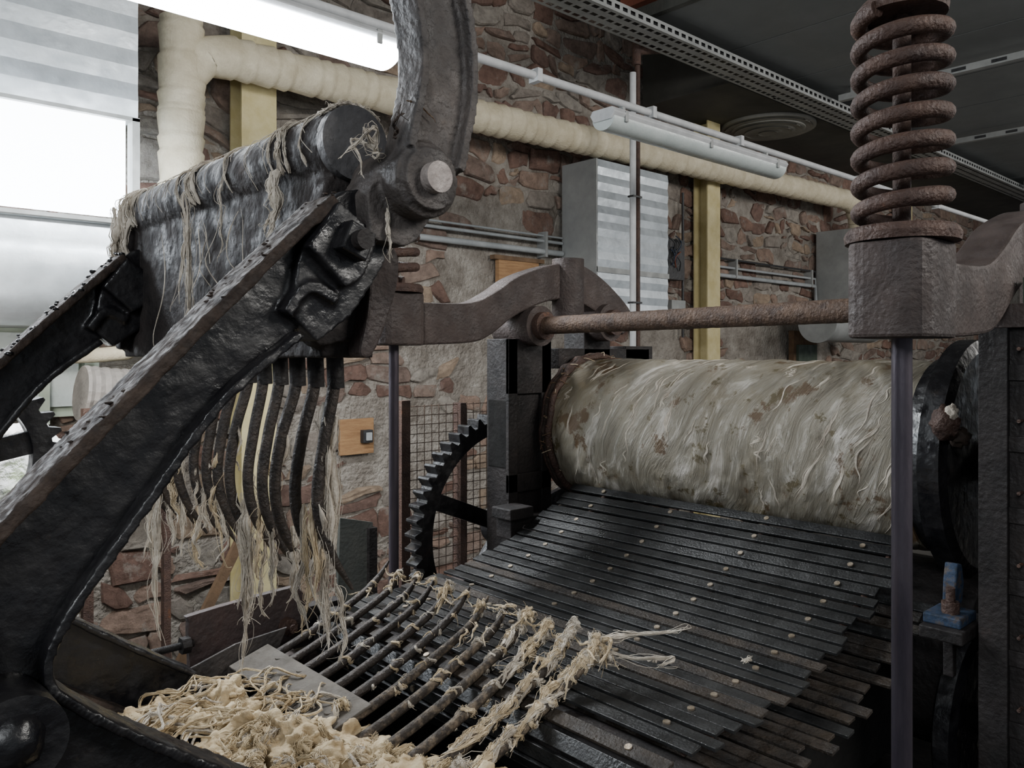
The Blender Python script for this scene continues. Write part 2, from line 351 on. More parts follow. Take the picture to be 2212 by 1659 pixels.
b=B('insulated_pipe')
Yp=4.07
pts=[(1.505,Yp,1.85),(1.505,Yp,2.2),(1.505,Yp,2.95),(1.515,Yp,3.12),(1.60,Yp,3.25),(1.75,Yp,3.28),(3.42,Yp,3.31),(6.,Yp,3.38),(8.65,Yp,3.44),(8.9,Yp,3.41),(9.0,Yp,3.23),(9.0,Yp,1.9)]
P=[]
for i in range(len(pts)-1):
    a=V(pts[i]); c=V(pts[i+1]); k=max(1,int((c-a).length/.015))
    for j in range(k): P.append(a.lerp(c,j/k))
P.append(V(pts[-1]))
def wraps(n,ph):
    out=[];q=0;per=6
    for i in range(n):
        q+=1
        if q>=per: q=0; per=R.randint(5,12)
        out.append(.099+.013*(q/per)+.008*nz(i*.05,ph,0))
    return out
b.tube(P,wraps(len(P),0),insul,24)
P=[V((1.505,Yp,2.9+.015*i)) for i in range(35)]; b.tube(P,wraps(35,5),insul,24)
b.done()
b=B('flexible_duct'); pts=cat([(1.47,3.9,1.84),(1.46,3.9,1.7),(1.36,3.88,1.58),(1.2,3.88,1.56),(1.0,3.88,1.58)],10)
b.tube(pts,[.12+.006*(i%2) for i in range(len(pts))],flexm,20,smooth=False); b.done()
b=B('thin_insulated_pipe'); b.tube(cat([(.9,4.15,1.74),(1.2,4.15,1.75),(1.31,4.15,1.8),(1.33,4.15,2.1)],8),.035,insul,12); b.done()

b=B('wall_conduits')
for z,r in ((2.52,.022),(2.60,.012),(2.64,.008)):
    b.tube([(2.9,4.33,z),(4.49,4.33,z)],r,conduitm,10)
for z,r in ((2.50,.02),(2.58,.012),(2.66,.01)):
    b.tube([(6.45,4.33,z),(8.5,4.33,z),(8.53,4.33,z-.3)],r,conduitm if r>.011 else blackp,10)
for x in (3.1,4.3,6.9,8.4): b.box((x-.012,4.305,2.48),(x+.012,4.4,2.67),galvd)
b.tube([(6.05,4.33,3.2),(6.05,4.33,1.9)],.012,blackp,8); b.done()
b=B('junction_box'); b.box((5.62,4.24,2.4),(5.95,4.35,2.75),blackp); b.box((5.75,4.23,2.05),(5.95,4.35,2.22),galvd)
for i in range(9):
    x=5.66+R.random()*.24; z=2.44+R.random()*.2
    b.tube(cat([(x,4.23,z),(x+R.uniform(-.06,.06),4.20,z+.08),(x+R.uniform(-.1,.1),4.23,z+.14)],4),.006,R.choice([redm,bluem,blackp,blackp]),6)
b.done()
b=B('wall_switch_board'); b.box((2.56,4.34,1.13),(2.80,4.365,1.35),woodm); b.box((2.66,4.365,1.13),(2.7,4.4,1.3),woodm); b.box((2.70,4.30,1.20),(2.77,4.34,1.28),blackp); b.box((2.715,4.285,1.215),(2.755,4.30,1.265),conduitm); b.done(bevel=.004)

lrail=B('lamp_rail'); lrail.cyl((-1.,2.675,3.03),(9,2.675,3.03),.020,greypipe,14)
for x in (2.6,3.45,4.3,5.9,7.4): lrail.box((x-.015,2.645,3.0),(x+.015,2.705,3.06),greypipe)
lrail.cyl((-.9,2.675,3.05),(-.9,2.675,4.5),.012,galvd,8)
lrail.done()
def lamp(x0,x1,on,hw):
    g=empty('fluorescent_lamp')
    b=B('housing'); y=2.675; k=hw/.06
    prof=[(-.05*k,.0),(-.07*k,.035),(-.055*k,.06),(.055*k,.06),(.07*k,.035),(.05*k,.0)]
    vs=[];n=6
    for x in (x0,x1):
        for a,c in prof: vs.append((x,y+a,2.915+c))
    b.add(vs,[tuple(range(n)),tuple(range(2*n-1,n-1,-1))]+[(i,(i+1)%n,(i+1)%n+n,i+n) for i in range(n)],greypipe)
    for x in (x0+.15,x1-.15): b.box((x-.01,y-.02,2.97),(x+.01,y+.02,3.012),galvd)
    for x in (x0+.1,(x0+x1)/2,x1-.12):
        for s in (-1,1): b.box((x-.012,y+s*.066*k-.004,2.91),(x+.012,y+s*.066*k+.004,2.965),galvd)
    b.done(g,bevel=.004)
    b=B('diffuser'); vs=[]; seg=12
    for x in (x0+.01,x1-.01):
        for q in range(seg+1):
            a=pi*q/seg; vs.append((x,y-.062*k*math.cos(a),2.93-.062*math.sin(a)))
    n=seg+1
    mm=tube_on if on else clearm
    b.add(vs,[(i,i+1,i+1+n,i+n) for i in range(seg)],mm,True)
    b.add(vs,[tuple(range(n)),tuple(range(2*n-1,n-1,-1))],mm)
    b.done(g)
lamp(.25,1.80,True,.10); lamp(3.06,4.75,False,.07)

b=B('cable_tray'); y0=3.18; y1=3.42; z=3.82; cell=.075; x=2.6
while x<16:
    for j in range(3):
        ya=y0+j*.08; yb=ya+.08
        b.add([(x,ya,z),(x+cell,ya,z),(x+cell,ya+.025,z),(x,ya+.025,z)],[(0,1,2,3)],galvd)
        b.add([(x,yb-.025,z),(x+cell,yb-.025,z),(x+cell,yb,z),(x,yb,z)],[(0,1,2,3)],galvd)
        b.add([(x,ya+.025,z),(x+.025,ya+.025,z),(x+.025,yb-.025,z),(x,yb-.025,z)],[(0,1,2,3)],galvd)
    for (za,zb) in ((z,z+.02),(z+.045,z+.065)):
        b.add([(x,y0,za),(x+cell,y0,za),(x+cell,y0,zb),(x,y0,zb)],[(0,1,2,3)],galvd)
    b.add([(x,y0,z+.02),(x+.03,y0,z+.02),(x+.03,y0,z+.045),(x,y0,z+.045)],[(0,1,2,3)],galvd)
    x+=cell
b.box((2.6,y0+.02,z+.03),(16,y1-.04,z+.07),blackp)
for x in (6,9,12,15): b.box((x-.02,y1-.03,z),(x+.02,y1-.01,3.95),soffm)
b.done(recalc=False)
b=B('ceiling_struts')
for x,z in ((6.55,3.87),(8.73,3.87),(11.5,3.87)):
    b.box((x-.025,-2,z-.025),(x+.025,3.12,z+.025),galvd)
    for k in range(18): b.box((x-.027,-1.9+k*.27,z-.012),(x-.024,-1.8+k*.27,z+.012),blackp)
    for y in (-1,1,3): b.box((x-.02,y-.02,z),(x+.02,y+.02,3.95),galvd)
b.done()
b=B('ceiling_diffuser'); c=(6.8,3.92,3.862)
for r0,r1,dz in ((.42,.36,-.03),(.33,.27,-.05),(.24,.18,-.06),(.15,.02,-.065)):
    b.lathe(c,[(0,r0),(dz,r0),(dz-.012,(r0+r1)/2),(dz,r1),(0.0,r1)],'Z',vent,40)
b.done()
b=B('support_pole'); b.cyl((4.37,3.5,0),(4.37,3.5,3.75),.018,rust,16); b.cyl((4.32,3.5,0),(4.32,3.5,3.66),.022,greypipe,16); b.cyl((4.36,3.5,3.72),(4.36,3.5,4.5),.03,rust,12)
b.tube([(4.36,3.5,3.82),(4.66,3.48,3.90)],.03,rust,12)
for z in (2.1,2.82,3.4): b.box((4.295,3.475,z-.006),(4.39,3.525,z+.006),blackp)
b.done()

# left background
b=B('window_2'); b.box((.2,4.33,1.45),(1.2,4.36,2.0),palegreen)
b.box((.75,4.30,1.5),(1.1,4.33,1.85),clearm)
for x in (.72,.95,1.14): b.box((x-.02,4.27,1.42),(x+.02,4.36,1.86),palegreen)
b.done()
sk_=empty('white_sack')
b=B('film'); b.box((-.3,3.05,.03),(.38,3.5,1.50),sackm); b.box((.40,3.05,.03),(.79,3.45,1.43),sackm); b.blob((.60,3.2,1.42),.16,sackm,(1.1,.8,.6),.4,5,3); b.blob((.3,3.2,1.48),.16,sackm,(1.1,.8,.6),.4,5,3)
b.done(sk_,remesh=.02,disp=.11,dscale=.13)
b=B('lime_liner'); b.blob((.66,2.98,1.29),.06,limem,(1.3,.8,.6),.3,6,3); b.done(sk_)
b=B('green_wall_cabinet'); b.box((1.15,4.12,1.38),(1.5,4.34,1.52),greenm); b.box((1.3,4.17,1.52),(1.48,4.34,1.66),greenm); b.cyl((1.32,4.12,1.45),(1.32,4.05,1.45),.05,rust); b.box((.85,4.2,1.33),(1.15,4.34,1.38),rust); b.done(bevel=.01)
def mesh_guard(name,x0,x1,y,z0,z1,p=.036):
    b=B(name); x=x0
    while x<=x1: b.cyl((x,y,z0),(x,y,z1),.0017,rustbar,5); x+=p
    z=z0
    while z<=z1: b.cyl((x0,y+.003,z),(x1,y+.003,z),.0017,rustbar,5); z+=p
    b.box((x0-.05,y-.02,0),(x0-.01,y+.02,z1+.02),rust); b.box((x1,y-.02,0),(x1+.03,y+.02,z1+.02),rust)
    return b
b=mesh_guard('wire_mesh_guard',1.84,2.5,2.6,.5,1.55); b.box((2.08,2.58,.5),(2.11,2.63,1.55),rust); b.done()
b=mesh_guard('wire_mesh_guard',1.02,1.3,3.74,1.2,1.5); b.done()
b=B('leaning_board'); b.prism([(1.74,.3),(1.94,.3),(1.93,1.02),(1.77,1.06)],3.0,3.02,boardm); b.box((1.9,2.98,0),(1.94,3.04,1.0),iron); b.box((1.74,2.98,0),(1.76,3.04,.4),iron); b.done()
b=B('wooden_plank'); b.box((1.50,3.85,-.05),(1.545,3.88,1.0),plankm,ry=.5); b.done()

# ------------------------------------------------------------------ press frame
press=empty('squeeze_press')
yt=[(1.40,1.90),(1.581,1.9075),(1.68,1.945),(1.7746,1.9986),(1.901,2.041),(2.0,2.06),(2.082,2.059),(2.204,2.009),(2.333,1.92),(2.36,1.86)]
yb=[(2.30,1.82),(2.15,1.90),(2.05,1.93),(1.93,1.93),(1.7746,1.878),(1.66,1.81),(1.581,1.786),(1.40,1.777)]
def catxz(p,n=5): return [(q.x,q.z) for q in cat([(x,0,z) for x,z in p],n)]
def yoke(Y,th,name,m):
    b=B(name); b.prism(catxz(yt)+catxz(yb),Y-th/2,Y+th/2,m)
    P=[]
    for i in range(32):
        a=2*pi*i/32; k=(abs(math.cos(a))**4+abs(math.sin(a))**4)**(-.25); P.append((1.325+.078*k*math.cos(a),Y+.066*k*math.sin(a)))
    n=32; vs=[(x,y,1.775) for x,y in P]+[(x,y,1.925) for x,y in P]
    b.add(vs,[tuple(range(n)),tuple(range(2*n-1,n-1,-1))]+[(i,(i+1)%n,(i+1)%n+n,i+n) for i in range(n)],m)
    b.cyl((2.02,Y-.03,1.84),(2.02,Y-.03,2.075),.055,m,24)
    b.done(press,bevel=.006)
yoke(1.95,.085,'yoke_far',ironbrown); yoke(.53,.085,'yoke_near',ironbrown)
b=B('yoke_pull_rods'); b.cyl((1.325,1.95,.2),(1.325,1.95,1.78),.0145,rodm,20); b.cyl((1.325,.53,.2),(1.325,.53,1.78),.0155,rodm,24); b.done(press)
for Y in (.53,1.95):
    b=B('compression_spring'); cx=1.325
    b.lathe((cx,Y,1.926),[(0,.084),(.012,.086),(.02,.082),(.024,.078)],'Z',rust,40)
    turns=7.4; z0=1.966; z1=2.285; P=[]
    for i in range(int(turns*36)+1):
        t=i/(turns*36)
        P.append((cx+.063*math.cos(2*pi*turns*t+.5),Y+.063*math.sin(2*pi*turns*t+.5),z0+(z1-z0)*t))
    b.tube(P,.0132,rust,12)
    b.cyl((cx,Y,1.93),(cx,Y,2.5 if Y<1 else 2.36),.0135,rust,16)
    b.lathe((cx,Y,2.285),[(0,.066),(.012,.068),(.022,.06),(.024,.05),(.05,.046),(.055,.034),(.075,.03)],'Z',rust,32)
    b.done()
b=B('frame_far'); y0,y1=1.945,2.045
b.box((1.76,y0,0),(1.945,y1,1.80),iron); b.box((2.36,y0,0),(2.52,y1,1.78),iron); b.box((1.76,y0,0),(2.52,y1,1.08),iron)
f=y0-.014
b.box((1.755,f,1.10),(1.795,y0,1.8),iron); b.box((1.905,f,1.10),(1.95,y0,1.8),iron); b.box((1.755,f,1.30),(1.95,y0,1.36),iron); b.box((1.755,f,1.62),(1.95,y0,1.80),iron)
b.box((1.757,y0,1.38),(1.761,y1-.01,1.60),dark)
for x,z in ((1.852,1.842),(2.20,1.862)):
    b.cyl((x,y0-.065,z),(x,y1+.01,z),.066,ironbrown,32); b.cyl((x,y0-.09,z),(x,y0,z),.045,rust,28)
b.box((1.80,y0,1.74),(1.9,y1,1.86),ironbrown); b.box((2.13,y0,1.6),(2.27,y1,1.84),iron); b.box((2.0,y0,1.70),(2.5,y1,1.77),iron)
b.done(press,bevel=.006)
b=B('frame_near')
b.box((1.735,.395,0),(2.3,.545,1.84),iron); b.box((1.72,.39,0),(1.738,.415,1.80),iron); b.box((1.72,.495,0),(1.738,.545,1.80),iron)
for k in range(9):
    z=.62+k*.135; b.box((1.730,.39,z),(1.738,.52,z+.03),iron); b.cyl((1.715,.475,z+.06),(1.735,.475,z+.06),.0035,rust,8); b.cyl((1.715,.455,z+.10),(1.735,.455,z+.10),.0035,rust,8)
b.box((1.72,.38,1.80),(2.3,.56,1.845),ironbrown); b.box((1.74,.42,1.845),(1.95,.475,1.895),greenm)
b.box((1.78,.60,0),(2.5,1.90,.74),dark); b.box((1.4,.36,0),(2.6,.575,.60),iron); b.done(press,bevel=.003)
b=B('tie_bar'); n=120
b.tube([(1.852,1.92-(1.92-.56)*i/n,1.842+.012*i/n) for i in range(n+1)],[.0285+.0012*nz(i*.7,0,0) for i in range(n+1)],rustbar,24); b.done(press)
b=B('bearing_brackets')
b.box((1.70,1.86,1.17),(2.02,1.93,1.235),iron); b.box((1.68,1.84,1.235),(1.78,1.93,1.27),iron)
b.cyl((1.76,1.80,1.20),(1.76,1.86,1.20),.012,facem,6); b.cyl((1.76,1.77,1.20),(1.76,1.80,1.20),.006,facem,10)
b.box((1.45,1.90,1.03),(1.9,1.96,1.10),ironbrown,ry=-.25); b.box((1.28,1.92,.99),(2.0,1.98,1.03),iron)
b.done(press,bevel=.004)

# roller
rol=empty('squeeze_roller'); cx,cz,RR=2.14,1.497,.235
def rdisp(c,s,y,aa):
    d=.004*nz(c*1.3,s*1.3,y*14+aa*1.2)+.006*nz(c*2,s*2,y*5)+.002*nz(c*7,s*7,y*32+aa*3)+.0006*nz(c*20,s*20,y*90)
    return d+.016*max(0,nz(c*1.8+7,s*1.8,y*12+aa*1.6)-.20)+.008*max(0,nz(c*3.5+2,s*3.5,y*26+aa*3.0)-.2)
b=B('wool_lap'); na=240; ny=220; y0,y1=.76,1.885; vs=[]
for j in range(ny+1):
    y=y0+(y1-y0)*j/ny
    for i in range(na):
        a=2*pi*i/na; s=math.sin(a); c=math.cos(a); aa=a if a<pi else 2*pi-a
        d=rdisp(c,s,y,aa); vs.append((cx+(RR+d)*c,y,cz+(RR+d)*s))
fs=[(j*na+i,j*na+(i+1)%na,(j+1)*na+(i+1)%na,(j+1)*na+i) for j in range(ny) for i in range(na)]
b.add(vs,fs,felt,True); b.add(vs[:na],[tuple(range(na))],felt); b.add(vs[-na:],[tuple(range(na))],felt)
o=b.done(rol); me=o.data; uv=me.uv_layers.new(name='UVMap')
for p in me.polygons:
    for li in p.loop_indices:
        co=me.vertices[me.loops[li].vertex_index].co; a=math.atan2(co.z-cz,-(co.x-cx))
        uv.data[li].uv=(a/2.2, co.y+.09*a+.05*nz(co.x*4,co.y*5,co.z*4))
b=B('wool_ridges')
for k in range(52):
    y=R.uniform(.80,1.86); a0=R.uniform(-.9,1.3); L_=R.uniform(.15,.8); sl=R.uniform(-.14,-.03); ph=R.random()*50
    wd_=R.uniform(.002,.012); nf=R.randint(4,14)
    for q_ in range(nf):
        of=R.uniform(-1,1)*wd_; P=[]; s0=R.uniform(0,.3); s1=R.uniform(.6,1)
        for i in range(18):
            t=s0+(s1-s0)*i/17; a=a0+L_*t; yy=y+of*(.3+abs(nz(ph,t*3,4))*2)+sl*L_*t+.022*nz(ph,t*2.5,0)
            cc=-math.cos(a); ss=math.sin(a); ar=math.atan2(ss,cc); ar=ar if ar>=0 else ar+2*pi; aa=ar if ar<pi else 2*pi-ar
            q=RR+rdisp(cc,ss,yy,aa)+.0001; P.append((cx+q*cc,yy,cz+q*ss))
        r0=R.uniform(.0005,.0013); b.tube(P,[r0*(.3+math.sin(pi*i/17)) for i in range(18)],woolw,4,cap=False)
b.done(rol,recalc=False)
b=B('end_rim')
for Y,q in ((1.89,.012),(1.91,.010),(1.922,.010)):
    P=[]
    for i in range(90):
        a=2*pi*i/90; r=RR+.010+.006*nz(i*.3,Y*9,0); P.append((cx+r*math.cos(a),Y+.006*nz(i*.2,3,Y),cz+r*math.sin(a)))
    b.tube(P,[q*(1+.5*nz(i*.5,Y,1)) for i in range(90)],rust if Y!=1.91 else greasebrown,8,closed=True)
for k in range(60):
    a=R.uniform(-.6,2.6); r=RR+.010; p=V((cx-r*math.cos(a),1.90,cz+r*math.sin(a)))
    b.tube(cat([p,p+V((R.uniform(-.02,.02),R.uniform(-.03,.02),R.uniform(0,.015))),p+V((R.uniform(-.03,.03),R.uniform(-.05,.02),R.uniform(-.01,.01)))],4),.0012,R.choice([plankm,plankm,wool]),4)
b.cyl((cx,1.88,cz),(cx,1.93,cz),.20,iron,48); b.cyl((cx,.56,cz),(cx,2.05,cz),.05,iron,24)
b.done(rol)
b=B('end_flange'); b.lathe((2.15,.66,1.50),[(0,.26),(.01,.285),(.055,.285),(.06,.25),(.10,.24)],'Y',grease,64)
b.blob((1.862,.655,1.60),.028,rust,(1,1,1.3),.4,7); b.blob((1.90,.64,1.57),.022,greasebrown,(1.2,1,1),.4,7); b.blob((1.855,.64,1.625),.014,woolw,(1,1,1.2),.5,8); b.done(rol)
b=B('lower_press_roller'); b.cyl((2.14,.64,1.02),(2.14,1.9,1.02),.22,iron,48); b.done()
b=B('blue_clevis_tap')
b.prism([(1.76,1.24),(1.80,1.24),(1.812,1.28),(1.80,1.32),(1.775,1.325),(1.765,1.29)],.60,.625,bluem); b.box((1.70,.57,1.215),(1.79,.64,1.235),bluem)
b.cyl((1.735,.6,1.235),(1.735,.6,1.257),.018,rust,6); b.cyl((1.735,.6,1.257),(1.735,.6,1.285),.009,rust,10); b.box((1.68,.56,1.19),(1.84,.64,1.215),iron); b.box((1.75,.60,1.10),(1.77,.62,1.2),iron)
b.cyl((1.76,.61,1.16),(2.1,.58,1.16),.01,iron,10); b.done(bevel=.003)
b=B('drive_flange'); b.lathe((1.95,.60,.95),[(0,.18),(.01,.20),(.04,.2),(.05,.18)],'Y',grease,48); b.cyl((1.95,.55,.95),(1.95,.64,.95),.03,iron); b.done()

# ------------------------------------------------------------------ slat conveyor
conv=empty('slat_conveyor')
prof=cat([(1.955,0,1.31),(1.92,0,1.286),(1.80,0,1.226),(1.68,0,1.179),(1.56,0,1.145),(1.43,0,1.12),(1.25,0,1.107),(1.10,0,1.102)],30)
def resample(P,step):
    out=[P[0].copy()]; acc=0
    for i in range(1,len(P)):
        d=(P[i]-P[i-1]).length
        while acc+d>=step:
            t=(step-acc)/d; q=P[i-1].lerp(P[i],t); out.append(q); P[i-1]=q; d=(P[i]-q).length; acc=0
        acc+=d
    return out
S=resample([p.copy() for p in prof],.0365)
nose=V((1.085,0,1.035))
for k in range(1,7):
    a=pi/2+k*.52; S.append(V((nose.x+.068*math.cos(a),0,nose.z+.068*math.sin(a))))
def slats(b,S,y0f,y1f,off,mats,screws):
    for i,p in enumerate(S):
        t=(S[min(i+1,len(S)-1)]-S[max(i-1,0)]).normalized(); n=V((t.z,0,-t.x)); n = n if n.z>0 or i>len(S)-6 else -n
        ang=R.uniform(-.10,.10); t2=(t+n*ang).normalized(); n2=V((t2.z,0,-t2.x)); n2 = n2 if n2.dot(n)>0 else -n2
        p=p+V((0,0,off)); hw=.0138; th=.0035
        a=p-t2*hw; c=p+t2*hw; ya=y0f(i); yb=y1f(i); sk=R.uniform(-.005,.005)
        m=mats[0] if R.random()<.88 else mats[1]
        vs=[]
        for y,dx in ((ya,sk),(yb,-sk)):
            for q in (a-n2*th,c-n2*th,c+n2*th,a+n2*th): vs.append((q.x+dx,y,q.z))
        b.add(vs,[(0,1,2,3),(7,6,5,4),(0,4,5,1),(1,5,6,2),(2,6,7,3),(3,7,4,0)],m)
        if screws:
            for y in (.86,1.13,1.42,1.70):
                if (i+int(y*10))%2==0: continue
                q=p+n2*(th); b.cyl((q.x,y,q.z),(q.x+n2.x*.003,y,q.z+n2.z*.003),.0068,screwm,10)
b=B('slats'); slats(b,S,lambda i:.765+R.uniform(-.02,.014),lambda i:1.85+R.uniform(-.008,.008),0,(slatm,slatdirt),True); b.done(conv,bevel=.0012)
S2=[p for p in S[3:-6]]
b=B('return_slats'); slats(b,S2,lambda i:.690+R.uniform(-.04,.03),lambda i:1.80,-.06,(slatdirt,slatm),False); b.done(conv,bevel=.0012)
b=B('chains_and_drum')
for y in (.80,1.13,1.42,1.70):
    for i in range(len(S)-7):
        p=S[i]; q=S[i+1]; b.tube([(p.x,y,p.z-.014),(q.x,y,q.z-.014)],.007,rust,6)
b.cyl((1.085,.70,1.035),(1.085,1.88,1.035),.055,iron,32)
b.cyl((1.085,.60,1.035),(1.085,1.95,1.035),.018,rodm,16)
b.done(conv)
b=B('apron_bed')
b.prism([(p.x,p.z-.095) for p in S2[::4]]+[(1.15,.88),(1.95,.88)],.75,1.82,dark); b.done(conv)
b=B('wash_trough'); b.box((-.2,1.895,.1),(1.75,1.93,.98),iron); b.box((-.2,.60,.1),(1.70,.64,.86),iron); b.box((-.2,.64,.1),(1.70,1.895,.2),iron)
b.box((-.2,1.86,.96),(1.28,1.94,.99),ironbrown); b.box((-.2,.58,.84),(1.7,.66,.87),ironbrown)
b.box((-.19,.65,.2),(1.69,1.89,.62),slurry)
for x in (-.1,.8,1.6):
    for y in (.62,1.90): b.box((x-.04,y-.03,0),(x+.04,y+.03,.1),iron)
b.done(bevel=.003)

b=B('bearing_cover')
b.prism(catxz([(.715,1.03),(.712,1.13),(.73,1.147),(.97,1.162),(.992,1.152),(1.01,1.12),(1.0,1.04),(.97,1.02),(.74,1.01),(.715,1.03)],4),1.88,1.90,redplate)
b.cyl((.955,1.86,1.07),(.955,1.9,1.07),.022,rust,8); b.cyl((.955,1.84,1.07),(.955,1.86,1.07),.011,rust,10)
b.box((.98,1.89,1.0),(1.12,1.93,1.10),iron)
n=80; b.tube([(.58+.14*i/n,1.87,1.085) for i in range(n+1)],[.007+.0025*(i%2) for i in range(n+1)],iron,10); b.cyl((.69,1.87,1.085),(.71,1.87,1.085),.02,iron,6)
b.done(bevel=.003)

def gear(name,c,Rr,Y,th,nt,m,spokes=5,rot=0):
    b=B(name); cxg,czg=c; outer=[];inner=[]
    n=nt*4
    for i in range(n):
        a=2*pi*i/n+rot; k=i%4; r=Rr if k in (0,3) else Rr+.026
        a2=a+(.12*2*pi/n if k==1 else (-.12*2*pi/n if k==2 else 0))
        outer.append((cxg+r*math.cos(a2),czg+r*math.sin(a2))); inner.append((cxg+(Rr-.045)*math.cos(a),czg+(Rr-.045)*math.sin(a)))
    vs=[(x,Y,z) for x,z in outer]+[(x,Y,z) for x,z in inner]+[(x,Y+th,z) for x,z in outer]+[(x,Y+th,z) for x,z in inner]
    fs=[]
    for i in range(n):
        j=(i+1)%n; fs+=[(i,j,n+j,n+i),(2*n+i,3*n+i,3*n+j,2*n+j),(i,2*n+i,2*n+j,j),(n+i,n+j,3*n+j,3*n+i)]
    b.add(vs,fs,m)
    for k in range(spokes):
        a=2*pi*k/spokes+rot; b.strip([(cxg+.04*math.cos(a),czg+.04*math.sin(a)),(cxg+(Rr-.03)*math.cos(a),czg+(Rr-.03)*math.sin(a))],.028,Y+th*.3,Y+th*.7,m,0)
    b.cyl((cxg,Y-.02,czg),(cxg,Y+th+.02,czg),.07,m,32)
    return b.done(bevel=.0015)
gear('drive_gear',(1.933,1.14),.385,2.12,.06,54,grease,5,.25)
gear('drive_gear',(.31,1.50),.21,2.25,.05,34,grease,5,.2)
b=B('cross_shaft'); b.cyl((-.2,2.18,1.37),(.52,2.18,1.37),.03,grease,20); b.cyl((.31,2.31,1.50),(.31,2.44,1.50),.03,grease,20); b.box((.25,2.38,0),(.37,2.44,1.5),iron); b.box((-.2,2.16,0),(-.1,2.20,1.4),iron); b.box((-.2,2.18,1.30),(.3,2.42,1.32),iron); b.done()

# ------------------------------------------------------------------ rake mechanism
rake=empty('swing_rake')
inner=[(.490,1.776),(.388,1.694),(.309,1.591),(.238,1.4946),(.212,1.449),(.209,1.42),(.222,1.396),(.285,1.340),(.40,1.255),(.55,1.145),(.68,1.055)]
outer=[(.536,1.950),(.425,1.843),(.3195,1.735),(.171,1.58),(.11,1.50),(.085,1.43),(.10,1.36),(.16,1.30),(.33,1.16),(.47,1.06),(.62,.96)]
def arm(Y,sfx):
    b=B('arm_web'+sfx)
    I=catxz(inner,4); O=catxz(outer,4)
    b.prism(I+O[::-1],Y-.006,Y+.012,grease)
    b.prism([(.475,1.80),(.50,1.925),(.555,1.965),(.60,1.975),(.635,1.94),(.615,1.87),(.565,1.80),(.515,1.765)],Y-.022,Y+.028,grease)
    b.prism([(.49,1.885),(.535,1.945),(.595,1.905),(.57,1.85),(.545,1.835)],Y-.042,Y-.018,grease)
    b.strip([(.47,1.80),(.50,1.835),(.54,1.82)],.008,Y-.03,Y,grease,4)
    b.done(rake,remesh=.004,disp=.0035,dscale=.05)
    b=B('arm_flanges'+sfx)
    b.strip(inner,.006,Y-.03,Y+.034,grease,4); b.done(rake,remesh=.004,disp=.004,dscale=.025)
    b=B('arm_outer_flange'+sfx)
    b.strip(outer,.008,Y-.034,Y+.036,greasebrown,4); b.done(rake,remesh=.004,disp=.005,dscale=.025)
arm(.95,'_near'); arm(1.78,'_far')
b=B('arm_crust')
for i,(x,z) in enumerate(catxz(outer[:6],26)):
    if nz(x*14,0,z*14)>0: b.blob((x+R.uniform(-.004,.004),.95+R.uniform(-.033,.035),z+.009),R.uniform(.0015,.0045),greasebrown,(1.6,1.4,.5),.5,8,1)
for i,(x,z) in enumerate(catxz(outer[:6],20)):
    if nz(x*14,3,z*14)>-.15: b.blob((x+R.uniform(-.004,.004),1.78+R.uniform(-.033,.035),z+.010),R.uniform(.003,.007),grease,(1.3,1.2,.8),.5,8,1)
b.done(rake)
b=B('pivot_bolts')
b.box((.530,.885,1.874),(.570,.91,1.914),grease,ry=.4); b.cyl((.55,.87,1.894),(.55,.90,1.894),.013,iron,16)
b.blob((.17,.885,1.385),.030,grease,(1,1,1),.1,4); b.cyl((.17,.87,1.385),(.17,.95,1.385),.045,grease,32)
b.cyl((.135,.90,1.47),(.135,.93,1.47),.022,rust,20)
b.done(rake,bevel=.003)
b=B('joint_and_link')
lk=[(.640,1.965),(.658,2.04),(.674,2.12),(.667,2.20),(.645,2.27),(.608,2.34),(.545,2.42),(.48,2.49)]
b.strip(lk,lambda t:.048-.006*t,.872,.895,irongrey,8)
lp=cat([(x,0,z) for x,z in lk],8)
def offs(P,o):
    out=[]
    for i,p in enumerate(P):
        t=(P[min(i+1,len(P)-1)]-P[max(i-1,0)]).normalized(); nn=V((-t.z,0,t.x)); q=p+nn*o; out.append((q.x,q.z))
    return out
b.strip(offs(lp,.042)[5:],.0065,.855,.912,irongrey,0); b.strip(offs(lp,-.042)[5:],.0065,.855,.912,irongrey,0)
b.cyl((.640,.862,1.98),(.640,.975,1.98),.05,irongrey,40); b.cyl((.640,.852,1.98),(.640,.862,1.98),.042,irongrey,40)
b.prism([(.575,1.90),(.57,1.96),(.60,2.0),(.66,1.99),(.675,1.94),(.65,1.905),(.63,1.895)],.90,.975,irongrey)
b.done(rake,remesh=.003,disp=.0025,dscale=.03)
b=B('joint_pin'); b.cyl((.640,.836,1.98),(.640,.865,1.98),.0205,facem,32); b.done(rake,bevel=.002)
b=B('beam_pipe')
b.cyl((.60,.990,2.043),(.60,1.84,2.043),.052,beamiron,56)
b.box((.565,1.0,1.79),(.60,1.82,2.03),beamiron); b.box((.56,1.0,1.745),(.645,1.84,1.79),beamiron)
b.prism([(.54,1.76),(.66,1.76),(.65,2.03),(.55,2.03)],1.80,1.84,beamiron)
b.prism([(.50,1.80),(.55,1.76),(.64,1.78),(.655,1.86),(.65,1.93),(.63,1.99),(.56,1.99)],.985,1.02,beamiron)
b.done(rake,remesh=.0045,disp=.004,dscale=.04)
b=B('beam_end_cap'); b.cyl((.60,.975,2.043),(.60,.992,2.043),.052,capm,48); b.done(rake,bevel=.002)
b=B('hook_bracket'); b.prism(catxz([(.60,1.90),(.650,1.90),(.658,1.86),(.64,1.80),(.615,1.75),(.595,1.752),(.605,1.80),(.61,1.86),(.60,1.90)],4),.955,.99,ironbrown); b.done(rake,bevel=.004)
b=B('hanging_tines'); HT=[]
